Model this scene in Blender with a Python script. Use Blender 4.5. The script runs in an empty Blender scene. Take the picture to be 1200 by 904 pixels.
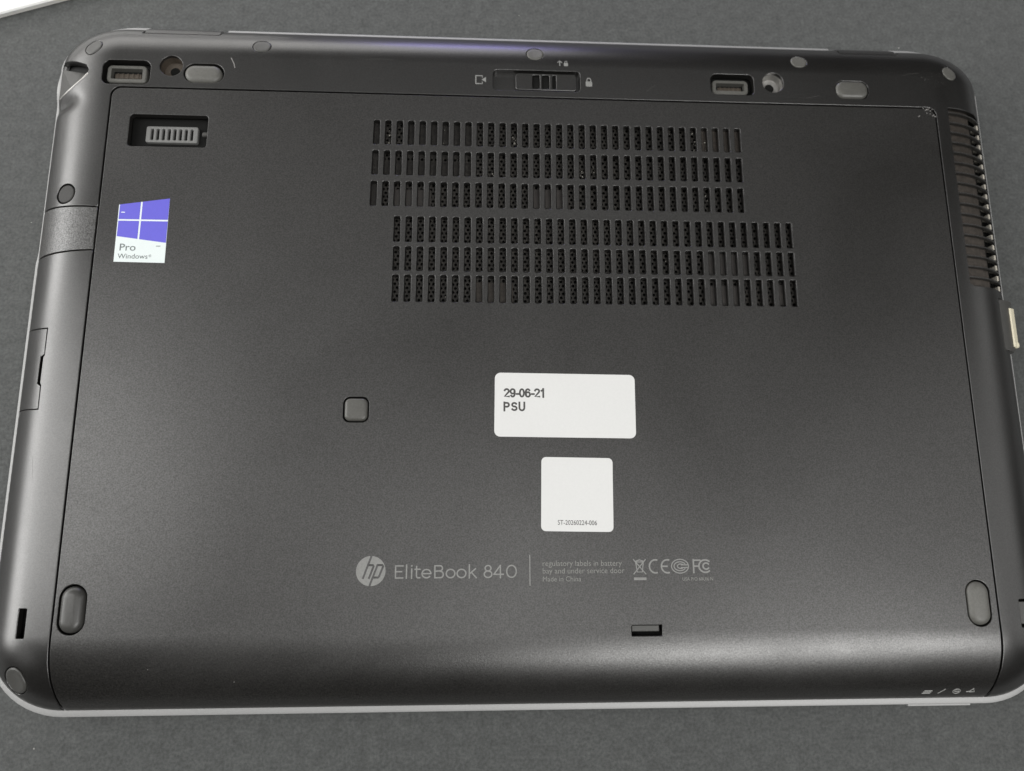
import bpy, math, random
import numpy as np
from mathutils import Vector, Matrix
from mathutils.geometry import delaunay_2d_cdt

sc = bpy.context.scene
COL = sc.collection
MM = 0.001

# ------------------------------------------------------------------ camera
cam_data = bpy.data.cameras.new('camera')
cam = bpy.data.objects.new('camera', cam_data)
COL.objects.link(cam)
cam_data.sensor_width = 36.0
cam_data.lens = 27.0
cam_data.clip_start = 0.01
cam_data.clip_end = 50.0
R = Matrix(((0.9986289, -0.0067947, -0.0519048),
            (-0.0038289, 0.9794033, -0.2018777),
            (0.0522074, 0.2017996, 0.9780342)))
cam.matrix_world = Matrix.Translation(Vector((-0.0214964, -0.0668304, 0.2632115))) @ R.to_4x4()
cam_data.dof.use_dof = True
cam_data.dof.focus_distance = 0.243
cam_data.dof.aperture_fstop = 11.0
sc.camera = cam

# ------------------------------------------------------------------ light
world = bpy.data.worlds.new('World')
sc.world = world
world.use_nodes = True
bg = world.node_tree.nodes['Background']
bg.inputs['Color'].default_value = (0.95, 0.97, 1.0, 1)
bg.inputs['Strength'].default_value = 0.015


def area(name, loc, target, sx, sy, power, color=(1, 1, 1)):
    d = bpy.data.lights.new(name, 'AREA')
    d.shape = 'RECTANGLE'
    d.size, d.size_y, d.energy, d.color = sx, sy, power, color
    o = bpy.data.objects.new(name, d)
    COL.objects.link(o)
    o.location = loc
    o.rotation_euler = (Vector(target) - Vector(loc)).to_track_quat('-Z', 'Y').to_euler()
    return o


WARM = (1.0, 0.985, 0.955)
WARM = (1.0, 0.994, 0.98)
WARM = (1.0, 0.994, 0.98)
area('window_light', (-1.30, 0.16, 0.42), (0, 0.02, 0), 1.05, 0.35, 8.5, WARM)
area('window_light_rear', (-1.20, 0.70, 0.75), (0, 0, 0), 0.7, 0.5, 1.0, WARM)
area('window_light_front', (-1.20, -0.30, 0.75), (0, 0, 0), 0.8, 0.4, 0.7, WARM)
area('ceiling_light_left', (-1.25, 0.10, 1.30), (0, 0, 0), 0.7, 1.3, 12.5, WARM)
area('ceiling_light_middle', (0.0, -0.20, 2.00), (0, 0, 0), 0.9, 0.8, 5.0, WARM)
area('ceiling_light_right', (1.30, 0.00, 1.75), (0, 0, 0), 0.8, 1.3, 3.0, WARM)
area('side_light_right', (1.50, 0.00, 0.80), (0, 0, 0), 1.2, 0.5, 2.0, WARM)
area('rear_fill_light', (-0.40, 0.70, 0.24), (-0.1, 0.10, 0), 1.1, 0.34, 3.3, (1.0, 0.985, 0.96))  # unseen lamp added close behind so the mat fades towards the front
area('ceiling_light_rear', (0.0, 1.00, 2.00), (0, 0, 0), 2.0, 0.6, 2.6, WARM)
area('ceiling_light_front', (0.80, -0.98, 1.80), (0, 0, 0), 1.25, 0.42, 27.0, WARM)
area('blue_streak_light', (-0.03, 0.75, 0.085), (-0.02, 0.1, 0.01), 0.17, 0.05, 0.30, (0.30, 0.25, 1.0))  # unseen blue source added behind, for the streak on the rear edge

sc.view_settings.view_transform = 'Standard'
sc.view_settings.look = 'None'
sc.view_settings.exposure = 0.0
sc.view_settings.gamma = 1.0
sc.render.resolution_x, sc.render.resolution_y = 1024, 771


# ------------------------------------------------------------------ materials
def mat(name, col, rough=0.5, metal=0.0, spec=0.5, speck=0.0, speck_scale=1500, bump=0.0, bump_scale=2500,
        blotch=0.0, ior=1.5, tint=(1, 1, 1), smudge=0.0, sparkle=0.0):
    m = bpy.data.materials.new(name)
    m.use_nodes = True
    nt = m.node_tree
    N, L = nt.nodes, nt.links
    b = N['Principled BSDF']
    b.inputs['Roughness'].default_value = rough
    b.inputs['Metallic'].default_value = metal
    b.inputs['Specular IOR Level'].default_value = spec
    b.inputs['IOR'].default_value = ior
    b.inputs['Specular Tint'].default_value = (*tint, 1)
    b.inputs['Base Color'].default_value = (*col, 1)
    geo = N.new('ShaderNodeNewGeometry')
    if speck or blotch:
        n = N.new('ShaderNodeTexNoise')
        n.inputs['Scale'].default_value = speck_scale
        n.inputs['Detail'].default_value = 2.5
        n.inputs['Roughness'].default_value = 0.7
        L.new(geo.outputs['Position'], n.inputs['Vector'])
        r = N.new('ShaderNodeMapRange')
        r.inputs['From Min'].default_value = 0.25
        r.inputs['From Max'].default_value = 0.75
        r.inputs['To Min'].default_value = 1 - speck
        r.inputs['To Max'].default_value = 1 + speck
        L.new(n.outputs['Fac'], r.inputs['Value'])
        n2 = N.new('ShaderNodeTexNoise')
        n2.inputs['Scale'].default_value = 22
        n2.inputs['Detail'].default_value = 4
        L.new(geo.outputs['Position'], n2.inputs['Vector'])
        r2 = N.new('ShaderNodeMapRange')
        r2.inputs['From Min'].default_value = 0.3
        r2.inputs['From Max'].default_value = 0.7
        r2.inputs['To Min'].default_value = 1 - blotch
        r2.inputs['To Max'].default_value = 1 + blotch
        L.new(n2.outputs['Fac'], r2.inputs['Value'])
        mu = N.new('ShaderNodeMath')
        mu.operation = 'MULTIPLY'
        L.new(r.outputs['Result'], mu.inputs[0])
        L.new(r2.outputs['Result'], mu.inputs[1])
        vm = N.new('ShaderNodeVectorMath')
        vm.operation = 'SCALE'
        vm.inputs[0].default_value = col
        L.new(mu.outputs[0], vm.inputs['Scale'])
        L.new(vm.outputs['Vector'], b.inputs['Base Color'])
        rr = N.new('ShaderNodeMath')
        rr.operation = 'MULTIPLY'
        rr.inputs[0].default_value = rough
        if smudge:   # greasy, rubbed areas of slightly different gloss
            n4 = N.new('ShaderNodeTexNoise')
            n4.inputs['Scale'].default_value = 9
            n4.inputs['Detail'].default_value = 6
            n4.inputs['Roughness'].default_value = 0.65
            n4.inputs['Distortion'].default_value = 1.2
            L.new(geo.outputs['Position'], n4.inputs['Vector'])
            r4 = N.new('ShaderNodeMapRange')
            r4.inputs['From Min'].default_value = 0.35
            r4.inputs['From Max'].default_value = 0.65
            r4.inputs['To Min'].default_value = 1 - smudge
            r4.inputs['To Max'].default_value = 1 + smudge
            L.new(n4.outputs['Fac'], r4.inputs['Value'])
            L.new(r4.outputs['Result'], rr.inputs[1])
        else:
            L.new(r2.outputs['Result'], rr.inputs[1])
        L.new(rr.outputs[0], b.inputs['Roughness'])
    if sparkle:   # fine flakes in the coating: gloss varies from grain to grain
        n5 = N.new('ShaderNodeTexNoise')
        n5.inputs['Scale'].default_value = 2300
        n5.inputs['Detail'].default_value = 1.5
        L.new(geo.outputs['Position'], n5.inputs['Vector'])
        r5 = N.new('ShaderNodeMapRange')
        r5.inputs['From Min'].default_value = 0.3
        r5.inputs['From Max'].default_value = 0.7
        r5.inputs['To Min'].default_value = spec * (1 - sparkle)
        r5.inputs['To Max'].default_value = spec * (1 + sparkle)
        L.new(n5.outputs['Fac'], r5.inputs['Value'])
        L.new(r5.outputs['Result'], b.inputs['Specular IOR Level'])
    if bump:
        n3 = N.new('ShaderNodeTexNoise')
        n3.inputs['Scale'].default_value = bump_scale
        n3.inputs['Detail'].default_value = 2
        L.new(geo.outputs['Position'], n3.inputs['Vector'])
        bp = N.new('ShaderNodeBump')
        bp.inputs['Strength'].default_value = bump
        bp.inputs['Distance'].default_value = 0.0001
        L.new(n3.outputs['Fac'], bp.inputs['Height'])
        L.new(bp.outputs['Normal'], b.inputs['Normal'])
    return m


M = dict(
    case=mat('case_plastic', (0.010, 0.0095, 0.0088), 0.31, spec=0.66, ior=1.65, speck=0.6, speck_scale=1900, bump=0.10, bump_scale=2000, blotch=0.05, tint=(1, .995, .985), smudge=0.10, sparkle=0.10),
    door=mat('door_coating', (0.0115, 0.0108, 0.0098), 0.35, spec=0.58, ior=1.7, speck=0.9, speck_scale=1900, bump=0.20, bump_scale=2100, blotch=0.05, tint=(1, .995, .985), smudge=0.13, sparkle=0.22),
    rough_case=mat('textured_case_plastic', (0.022, 0.021, 0.019), 0.38, spec=0.7, ior=1.65, speck=0.8, speck_scale=1500, bump=0.5, bump_scale=1500, blotch=0.04, sparkle=0.5),
    dark=mat('inner_black_plastic', (0.006, 0.006, 0.0055), 0.6, spec=0.2, speck=0.3),
    rim=mat('silver_metal_rim', (0.35, 0.35, 0.345), 0.55, metal=0.30, speck=0.06, blotch=0.04),
    rubber=mat('grey_rubber', (0.055, 0.054, 0.050), 0.42, spec=0.55, speck=0.15, blotch=0.18, bump=0.15),
    pale_rubber=mat('worn_pale_rubber', (0.105, 0.103, 0.093), 0.45, spec=0.5, speck=0.15, blotch=0.25, bump=0.2),
    slider=mat('latch_grey_plastic', (0.16, 0.16, 0.155), 0.4, speck=0.08, blotch=0.1),
    copper=mat('brown_contact_metal', (0.095, 0.078, 0.062), 0.4, metal=0.4, speck=0.2, blotch=0.3),
    steel=mat('port_steel', (0.42, 0.41, 0.39), 0.35, metal=0.7, speck=0.1, blotch=0.15),
    cream=mat('pale_port_metal', (0.80, 0.74, 0.56), 0.40, metal=0.2, speck=0.08, blotch=0.12),
    finm=mat('heat_fin_metal', (0.62, 0.58, 0.50), 0.4, metal=0.3, speck=0.1, blotch=0.1),
    brown=mat('dusty_brown_metal', (0.050, 0.042, 0.035), 0.45, metal=0.3, speck=0.5, speck_scale=900, blotch=0.3),
    mesh=mat('perforated_sheet', (0.034, 0.031, 0.027), 0.5, metal=0.3, speck=0.6, speck_scale=700, blotch=0.3),
    pcb=mat('component_brown', (0.032, 0.028, 0.025), 0.5, speck=0.25, speck_scale=600, blotch=0.3),
    plug=mat('dark_rubber_plug', (0.035, 0.034, 0.032), 0.62, spec=0.4, speck=0.2, blotch=0.1),
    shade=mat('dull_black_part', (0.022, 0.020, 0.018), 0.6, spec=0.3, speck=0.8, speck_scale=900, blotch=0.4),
    wear=mat('worn_coating', (0.05, 0.048, 0.045), 0.3, spec=0.8),
    lint=mat('pale_lint', (0.26, 0.26, 0.245), 0.9),
    white=mat('white_label_paper', (0.67, 0.67, 0.655), 0.55, speck=0.02, blotch=0.015),
    white2=mat('white_pad', (0.84, 0.84, 0.82), 0.5, speck=0.02, blotch=0.01),
    ink=mat('dark_grey_ink', (0.055, 0.053, 0.05), 0.6, speck=0.1),
    paleink=mat('pale_grey_ink', (0.12, 0.14, 0.14), 0.6, speck=0.1),
    print=mat('light_grey_print', (0.215, 0.215, 0.205), 0.5, speck=0.15),
    fineprint=mat('fine_grey_print', (0.20, 0.20, 0.185), 0.5, speck=0.3),
    violet=mat('violet_sticker', (0.125, 0.112, 0.60), 0.45, speck=0.03, blotch=0.03),
    wsticker=mat('white_sticker', (0.72, 0.78, 0.77), 0.4, speck=0.02),
    dust=mat('pale_dust', (0.45, 0.43, 0.38), 0.9, speck=0.2),
    scuff=mat('scuff_grey', (0.22, 0.21, 0.20), 0.7, speck=0.5, speck_scale=2500),
)


def mat_desk():
    m = bpy.data.materials.new('dark_grey_mat')
    m.use_nodes = True
    nt = m.node_tree
    N, L = nt.nodes, nt.links
    b = N['Principled BSDF']
    b.inputs['Roughness'].default_value = 0.78
    b.inputs['Specular IOR Level'].default_value = 0.4
    b.inputs['Sheen Weight'].default_value = 0.25
    geo = N.new('ShaderNodeNewGeometry')

    def noise(scale, detail, mn, mx, tmin, tmax):
        n = N.new('ShaderNodeTexNoise')
        n.inputs['Scale'].default_value = scale
        n.inputs['Detail'].default_value = detail
        n.inputs['Roughness'].default_value = 0.6
        L.new(geo.outputs['Position'], n.inputs['Vector'])
        r = N.new('ShaderNodeMapRange')
        r.inputs['From Min'].default_value = mn
        r.inputs['From Max'].default_value = mx
        r.inputs['To Min'].default_value = tmin
        r.inputs['To Max'].default_value = tmax
        L.new(n.outputs['Fac'], r.inputs['Value'])
        return n, r
    nA, rA = noise(14, 5, .3, .7, .94, 1.05)
    nB, rB = noise(260, 4, .28, .72, .80, 1.20)
    nC, rC = noise(1000, 2, .28, .72, .70, 1.30)
    m1 = N.new('ShaderNodeMath'); m1.operation = 'MULTIPLY'
    m2 = N.new('ShaderNodeMath'); m2.operation = 'MULTIPLY'
    L.new(rA.outputs[0], m1.inputs[0]); L.new(rB.outputs[0], m1.inputs[1])
    L.new(m1.outputs[0], m2.inputs[0]); L.new(rC.outputs[0], m2.inputs[1])
    vm = N.new('ShaderNodeVectorMath'); vm.operation = 'SCALE'
    vm.inputs[0].default_value = (0.067, 0.070, 0.068)
    L.new(m2.outputs[0], vm.inputs['Scale'])
    # lint and dust specks
    vo = N.new('ShaderNodeTexVoronoi')
    vo.inputs['Scale'].default_value = 95
    L.new(geo.outputs['Position'], vo.inputs['Vector'])
    lt = N.new('ShaderNodeMath'); lt.operation = 'LESS_THAN'
    sep = N.new('ShaderNodeSeparateColor')
    L.new(vo.outputs['Color'], sep.inputs['Color'])
    thr = N.new('ShaderNodeMapRange')   # only some cells carry a speck, of varying size
    thr.inputs['From Min'].default_value = 0.86
    thr.inputs['From Max'].default_value = 1.0
    thr.inputs['To Min'].default_value = 0.0
    thr.inputs['To Max'].default_value = 0.055
    L.new(sep.outputs['Red'], thr.inputs['Value'])
    L.new(vo.outputs['Distance'], lt.inputs[0])
    L.new(thr.outputs[0], lt.inputs[1])
    mix = N.new('ShaderNodeMix'); mix.data_type = 'RGBA'
    L.new(lt.outputs[0], mix.inputs['Factor'])
    L.new(vm.outputs['Vector'], mix.inputs[6])
    mix.inputs[7].default_value = (0.34, 0.34, 0.32, 1)
    L.new(mix.outputs[2], b.inputs['Base Color'])
    bp = N.new('ShaderNodeBump')
    bp.inputs['Strength'].default_value = 0.5
    bp.inputs['Distance'].default_value = 0.0002
    L.new(nC.outputs['Fac'], bp.inputs['Height'])
    L.new(bp.outputs['Normal'], b.inputs['Normal'])
    return m


M['desk'] = mat_desk()

# ------------------------------------------------------------------ laptop surface (mm)
XA, YF, YB = 168.8, -116.0, 116.6
WX, WF, WB = 24.0, 23.0, 17.0
TOP, DROP = 19.0, 11.0


def tval(x, y):
    x = np.asarray(x, float); y = np.asarray(y, float)
    u = np.maximum(0, (np.abs(x) - (XA - WX)) / WX)
    v = np.maximum(0, np.maximum((y - (YB - WB)) / WB, (YF + WF - y) / WF))
    return np.sqrt(u * u + v * v)


def S(x, y):
    x = np.asarray(x, float); y = np.asarray(y, float)
    t = np.clip(tval(x, y), 0, 1)
    z = TOP - DROP * (1 - np.maximum(0, 1 - t ** 2.2) ** 0.7)
    # thumb hollow below the connector notch
    z = z - 2.0 * np.exp(-(((x + 164) / 5.0) ** 2 + ((y - 83.6) / 2.6) ** 2))
    return z


def NRM(x, y):
    e = 0.12
    x = np.asarray(x, float); y = np.asarray(y, float)
    k = np.where(tval(x, y) > 0.985, 0.985 / np.maximum(tval(x, y), 1e-6), 1.0)
    # pull samples at the very rim slightly inwards
    cx = np.clip(x, -(XA - WX), XA - WX); cy = np.clip(y, YF + WF, YB - WB)
    x = cx + (x - cx) * k; y = cy + (y - cy) * k
    dx = (S(x + e, y) - S(x - e, y)) / (2 * e)
    dy = (S(x, y + e) - S(x, y - e)) / (2 * e)
    n = np.stack([-dx, -dy, np.ones_like(dx)], -1)
    return n / np.linalg.norm(n, axis=-1, keepdims=True)


def contour(t=1.0, n=14, step=3.0):
    """closed CCW loop of the case outline scaled to level t"""
    pts = []
    ax, bf, bb = XA - WX, YF + WF, YB - WB

    def arc(cx, cy, rx, ry, a0, a1):
        for i in range(n + 1):
            a = a0 + (a1 - a0) * i / n
            pts.append((cx + rx * t * math.cos(a), cy + ry * t * math.sin(a)))
    P2 = math.pi / 2
    arc(ax, bb, WX, WB, 0, P2)
    nx = int(2 * ax / step)
    for i in range(1, nx):
        pts.append((ax - 2 * ax * i / nx, bb + WB * t))
    arc(-ax, bb, WX, WB, P2, 2 * P2)
    ny = int((bb - bf) / step)
    for i in range(1, ny):
        pts.append((-ax - WX * t, bb + (bf - bb) * i / ny))
    arc(-ax, bf, WX, WF, 2 * P2, 3 * P2)
    for i in range(1, nx):
        pts.append((-ax + 2 * ax * i / nx, bf - WF * t))
    arc(ax, bf, WX, WF, 3 * P2, 4 * P2)
    for i in range(1, ny):
        pts.append((ax + WX * t, bf + (bb - bf) * i / ny))
    return np.array(pts)


def rrect(cx, cy, w, h, r, n=6, inset=0.0, rot=0.0):
    w, h, r = w - 2 * inset, h - 2 * inset, max(0.02, r - inset)
    pts = []
    for (sx, sy, a0) in ((1, 1, 0), (-1, 1, 90), (-1, -1, 180), (1, -1, 270)):
        for i in range(n + 1):
            a = math.radians(a0 + 90 * i / n)
            pts.append((sx * (w / 2 - r) + r * math.cos(a), sy * (h / 2 - r) + r * math.sin(a)))
    p = np.array(pts)
    c, s = math.cos(rot), math.sin(rot)
    return np.stack([cx + p[:, 0] * c - p[:, 1] * s, cy + p[:, 0] * s + p[:, 1] * c], -1)


def ccw(p):
    p = np.asarray(p, float)
    a = np.sum(p[:, 0] * np.roll(p[:, 1], -1) - np.roll(p[:, 0], -1) * p[:, 1])
    return p if a > 0 else p[::-1].copy()


def offset_left(p, d):
    e = np.roll(p, -1, 0) - p
    e /= np.maximum(np.linalg.norm(e, axis=1, keepdims=True), 1e-9)
    n = np.stack([-e[:, 1], e[:, 0]], -1)
    n0 = np.roll(n, 1, 0)
    den = np.maximum(1 + np.sum(n * n0, axis=1, keepdims=True), 0.4)
    v = (n + n0) / den
    return p + v * d, v / np.maximum(np.linalg.norm(v, axis=1, keepdims=True), 1e-9)


def densify(p, step=2.5):
    """split long edges, only where the surface curves"""
    out = []
    for i in range(len(p)):
        a, b = p[i], p[(i + 1) % len(p)]
        out.append(a)
        L = np.linalg.norm(b - a)
        if L > step and (tval(*a) > 0 or tval(*b) > 0 or tval(*((a + b) / 2)) > 0):
            k = int(math.ceil(L / step))
            for j in range(1, k):
                out.append(a + (b - a) * j / k)
    return np.array(out)


def link_mesh(name, verts, faces, mats, parent=None, normals=None, smooth=True, idx=None, angle=None):
    me = bpy.data.meshes.new(name)
    me.from_pydata([(v[0] * MM, v[1] * MM, v[2] * MM) for v in verts], [], faces)
    for m in (mats if isinstance(mats, (list, tuple)) else [mats]):
        me.materials.append(m)
    if smooth:
        me.polygons.foreach_set('use_smooth', [True] * len(me.polygons))
    if idx is not None:
        me.polygons.foreach_set('material_index', idx)
    me.update()
    if normals is not None:
        me.normals_split_custom_set_from_vertices([tuple(n) for n in normals])
    elif angle is not None:
        me.set_sharp_from_angle(angle=math.radians(angle))
    o = bpy.data.objects.new(name, me)
    COL.objects.link(o)
    if parent is not None:
        o.parent = parent
    return o


LEVELS = [0.01, 0.12, 0.22, 0.32, 0.42, 0.52, 0.60, 0.68, 0.75, 0.81, 0.86, 0.90, 0.935, 0.96, 0.98, 0.992]
CONT = np.concatenate([contour(t) for t in LEVELS])
gx, gy = np.meshgrid(np.arange(-168, -152, 1.1), np.arange(76, 92, 1.1))
DIMPLE = np.stack([gx.ravel() + 0.13, gy.ravel() + 0.07], -1)


def in_loops(pts, loops):
    inside = np.zeros(len(pts), bool)
    x, y = pts[:, 0], pts[:, 1]
    for p in loops:
        mn, mx = p.min(0), p.max(0)
        m = (x >= mn[0]) & (x <= mx[0]) & (y >= mn[1]) & (y <= mx[1])
        if not m.any():
            continue
        q = np.roll(p, -1, 0)
        X, Y = x[m][:, None], y[m][:, None]
        c = ((p[:, 1] > Y) != (q[:, 1] > Y))
        with np.errstate(divide='ignore', invalid='ignore'):
            xi = (q[:, 0] - p[:, 0]) * (Y - p[:, 1]) / (q[:, 1] - p[:, 1]) + p[:, 0]
        cnt = (c & (X < xi)).sum(1)
        inside[m] ^= (cnt % 2 == 1)
    return inside


def shell(name, outer, holes, m, parent, bevel=0.35, depth=2.2, dz=0.0, bdrop=0.75):
    """a skin that follows the case surface, with softened edges and side walls"""
    loops = [densify(ccw(outer))] + [densify(ccw(h))[::-1] for h in holes]
    inner, outd = [], []
    for p in loops:
        q, v = offset_left(p, bevel)
        inner.append(q); outd.append(-v)
    base = np.concatenate(inner)
    mn, mx = base.min(0), base.max(0)
    extra = np.concatenate([CONT, DIMPLE])
    extra = extra[(extra[:, 0] > mn[0]) & (extra[:, 0] < mx[0]) & (extra[:, 1] > mn[1]) & (extra[:, 1] < mx[1])]
    if len(extra):
        extra = extra[in_loops(extra, inner)]
    allp = np.concatenate([base, extra]) if len(extra) else base
    edges, k = [], 0
    for p in inner:
        n = len(p)
        edges += [(k + i, k + (i + 1) % n) for i in range(n)]
        k += n
    r = delaunay_2d_cdt([Vector(p) for p in allp], edges, [], 0, 1e-5, False)
    V = np.array([tuple(v) for v in r[0]])
    F = np.array([tuple(f) for f in r[2]])
    cen = V[F].mean(1)
    F = F[in_loops(cen, inner)]
    used, inv = np.unique(F, return_inverse=True)
    V = V[used]; F = inv.reshape(F.shape)
    a = V[F]
    area2 = (a[:, 1, 0] - a[:, 0, 0]) * (a[:, 2, 1] - a[:, 0, 1]) - (a[:, 1, 1] - a[:, 0, 1]) * (a[:, 2, 0] - a[:, 0, 0])
    F[area2 < 0] = F[area2 < 0][:, ::-1]
    verts = np.column_stack([V, S(V[:, 0], V[:, 1]) + dz])
    norms = NRM(V[:, 0], V[:, 1])
    VV, NN, FF = [verts], [norms], [tuple(int(i) for i in f) for f in F]
    off = len(verts)
    for p, q, d in zip(loops, inner, outd):
        n = len(p)
        zi = S(q[:, 0], q[:, 1]) + dz
        ni = NRM(q[:, 0], q[:, 1])
        zo = np.minimum(S(p[:, 0], p[:, 1]) + dz, zi) - bevel * bdrop
        d3 = np.column_stack([d, np.zeros(n)])
        no = ni + 1.3 * d3
        no /= np.linalg.norm(no, axis=1, keepdims=True)
        VV += [np.column_stack([q, zi]), np.column_stack([p, zo]), np.column_stack([p, zo]),
               np.column_stack([p, zo - depth])]
        NN += [ni, no, d3, d3]
        for i in range(n):
            j = (i + 1) % n
            FF.append((off + i, off + n + i, off + n + j, off + j))
            FF.append((off + 2 * n + i, off + 3 * n + i, off + 3 * n + j, off + 2 * n + j))
        off += 4 * n
    return link_mesh(name, np.concatenate(VV), FF, m, parent, normals=np.concatenate(NN))


def rings_mesh(name, rings, m, parent, cap_top=True, cap_bot=False, angle=40, flip=False):
    n = len(rings[0])
    V = [tuple(p) for r in rings for p in r]
    F = []
    for k in range(len(rings) - 1):
        for i in range(n):
            j = (i + 1) % n
            F.append((k * n + i, k * n + j, (k + 1) * n + j, (k + 1) * n + i))
    if cap_top:
        F.append(tuple((len(rings) - 1) * n + i for i in range(n)))
    if cap_bot:
        F.append(tuple(reversed(range(n))))
    if flip:
        F = [f[::-1] for f in F]
    return link_mesh(name, V, F, m, parent, angle=angle)


def dome(name, cx, cy, w, h, r, m, parent, height=0.8, edge=1.2, low=-1.8, base=None, rot=0.0, dish=0.0, nseg=8):
    """rounded pad: side wall, quarter-round edge, flat or dished top"""
    def zz(p):
        return S(p[:, 0], p[:, 1]) if base is None else np.full(len(p), base)
    rings = []
    p = rrect(cx, cy, w, h, r, nseg, 0, rot)
    rings.append(np.column_stack([p, zz(p) + low]))
    for k in range(7):
        a = math.pi / 2 * k / 6
        p = rrect(cx, cy, w, h, r, nseg, edge * (1 - math.cos(a)), rot)
        rings.append(np.column_stack([p, zz(p) + height - edge * 0.8 * (1 - math.sin(a))]))
    if dish:
        for k in (0.4, 0.8):
            i2 = edge + (min(w, h) / 2 - edge) * k
            p = rrect(cx, cy, w, h, r, nseg, i2, rot)
            rings.append(np.column_stack([p, zz(p) + height - dish * math.sin(k * math.pi / 2)]))
    return rings_mesh(name, rings, m, parent, angle=60)


def slab(name, loop, z0, z1, m, parent, bevel=0.2, angle=35):
    loop = ccw(loop)
    q, _ = offset_left(loop, bevel)
    rings = [np.column_stack([loop, np.full(len(loop), z0)]),
             np.column_stack([loop, np.full(len(loop), z1 - bevel)]),
             np.column_stack([q, np.full(len(loop), z1)])]
    return rings_mesh(name, rings, m, parent, cap_bot=True, angle=angle)


def tubes(name, strokes, width, m, parent, flat=0.12, z=None, lift=0.02):
    """flat printed strokes laid on the case surface: each a thin lens-section ribbon"""
    V, F = [], []
    NS = 6
    lyr = 0
    for path in strokes:
        closed = False
        pts = [tuple(p) for p in path]
        if len(pts) > 2 and math.dist(pts[0], pts[-1]) < 1e-6:
            closed = True
            pts = pts[:-1]
        P = np.array(pts, float)
        n = len(P)
        if closed:
            T = np.roll(P, -1, 0) - np.roll(P, 1, 0)
        else:
            T = np.gradient(P, axis=0)
        T /= np.maximum(np.linalg.norm(T, axis=1, keepdims=True), 1e-9)
        Nn = np.stack([-T[:, 1], T[:, 0]], -1)
        if not closed:   # small extension so ends look squared
            P[0] -= T[0] * width * 0.4
            P[-1] += T[-1] * width * 0.4
        k0 = len(V)
        zs = (S(P[:, 0], P[:, 1]) if z is None else np.full(n, z)) + lift + 0.004 * (lyr % 5)
        lyr += 1
        for i in range(n):
            for j, (o, hh) in enumerate(((-1, 0), (-.6, .8), (0, 1), (.6, .8), (1, 0))):
                q = P[i] + Nn[i] * o * width / 2
                V.append((q[0], q[1], zs[i] + hh * flat * width * 0.5))
        segs = n if closed else n - 1
        for i in range(segs):
            i2 = (i + 1) % n
            for j in range(4):
                a, b = k0 + i * 5 + j, k0 + i2 * 5 + j
                F.append((a, b, b + 1, a + 1))
    F = [f[::-1] for f in F]
    return link_mesh(name, V, F, m, parent, angle=60)


def arcpts(cx, cy, rx, ry, a0, a1, n=12):
    return [(cx + rx * math.cos(math.radians(a0 + (a1 - a0) * i / n)),
             cy + ry * math.sin(math.radians(a0 + (a1 - a0) * i / n))) for i in range(n + 1)]


def text(name, s, x, y, width, capheight, m, parent, z, bold=0.0, rot=0.0, lift=0.03):
    cu = bpy.data.curves.new(name, 'FONT')
    cu.body = s
    cu.size = 1.0
    cu.offset = bold
    cu.resolution_u = 3
    tmp = bpy.data.objects.new('tmp_text', cu)
    COL.objects.link(tmp)
    dg = bpy.context.evaluated_depsgraph_get()
    me = bpy.data.meshes.new_from_object(tmp.evaluated_get(dg))
    bpy.data.objects.remove(tmp)
    bpy.data.curves.remove(cu)
    V = np.array([v.co[:] for v in me.vertices])
    x0, x1 = V[:, 0].min(), V[:, 0].max()
    CAP = 0.729 if False else None
    # cap height of the built-in face
    caph = text.cap
    sx, sy = width / (x1 - x0), capheight / caph
    px, py = (V[:, 0] - x0) * sx, V[:, 1] * sy
    c, si = math.cos(rot), math.sin(rot)
    X, Y = x + px * c - py * si, y + px * si + py * c
    Z = np.full(len(V), z + lift)
    for v, a, b, d in zip(me.vertices, X, Y, Z):
        v.co = (a * MM, b * MM, d * MM)
    me.materials.clear()
    me.materials.append(m)
    me.name = name
    me.update()
    o = bpy.data.objects.new(name, me)
    COL.objects.link(o)
    o.parent = parent
    return o


def measure_cap():
    cu = bpy.data.curves.new('t', 'FONT'); cu.body = 'H'
    t = bpy.data.objects.new('t', cu); COL.objects.link(t)
    me = bpy.data.meshes.new_from_object(t.evaluated_get(bpy.context.evaluated_depsgraph_get()))
    h = max(v.co.y for v in me.vertices)
    bpy.data.objects.remove(t); bpy.data.curves.remove(cu); bpy.data.meshes.remove(me)
    return h


text.cap = measure_cap()

# ------------------------------------------------------------------ table
NT = 24
tv = [(-1500 + 3000 * i / NT, -1300 + 3000 * j / NT, 0) for j in range(NT + 1) for i in range(NT + 1)]
tf = [(j * (NT + 1) + i, j * (NT + 1) + i + 1, (j + 1) * (NT + 1) + i + 1, (j + 1) * (NT + 1) + i)
      for j in range(NT) for i in range(NT)]
table = link_mesh('table_surface', tv, tf, M['desk'], smooth=False)
table['kind'] = 'structure'

# white pad beyond the laptop, upper left
dirx, diry = math.cos(math.radians(19.7)), math.sin(math.radians(19.7))
p0 = np.array((-198.7, 126.3))
c_ = p0 + np.array((dirx, diry)) * -40 + np.array((-diry, dirx)) * 105
pad = bpy.data.objects.new('paper_pad', None)
COL.objects.link(pad)
pad.location = (c_[0] * MM, c_[1] * MM, 0)
pad['label'] = 'thick white pad cut off by the upper left corner, behind the laptop'
pad['category'] = 'pad'
o = slab('page_block', rrect(0, 0, 297, 210, 5, 6, 0, math.radians(19.7)), 0.2, 1.9, M['rim'], pad, 0.3)
o.data.materials.clear(); o.data.materials.append(mat('pad_edge', (0.78, 0.77, 0.73), 0.6, speck=0.03, blotch=0.03))
slab('cover_sheet', rrect(0, 0, 297.6, 210.6, 5.3, 6, 0, math.radians(19.7)), 1.9, 2.7, M['white2'], pad, 0.5)

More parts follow.
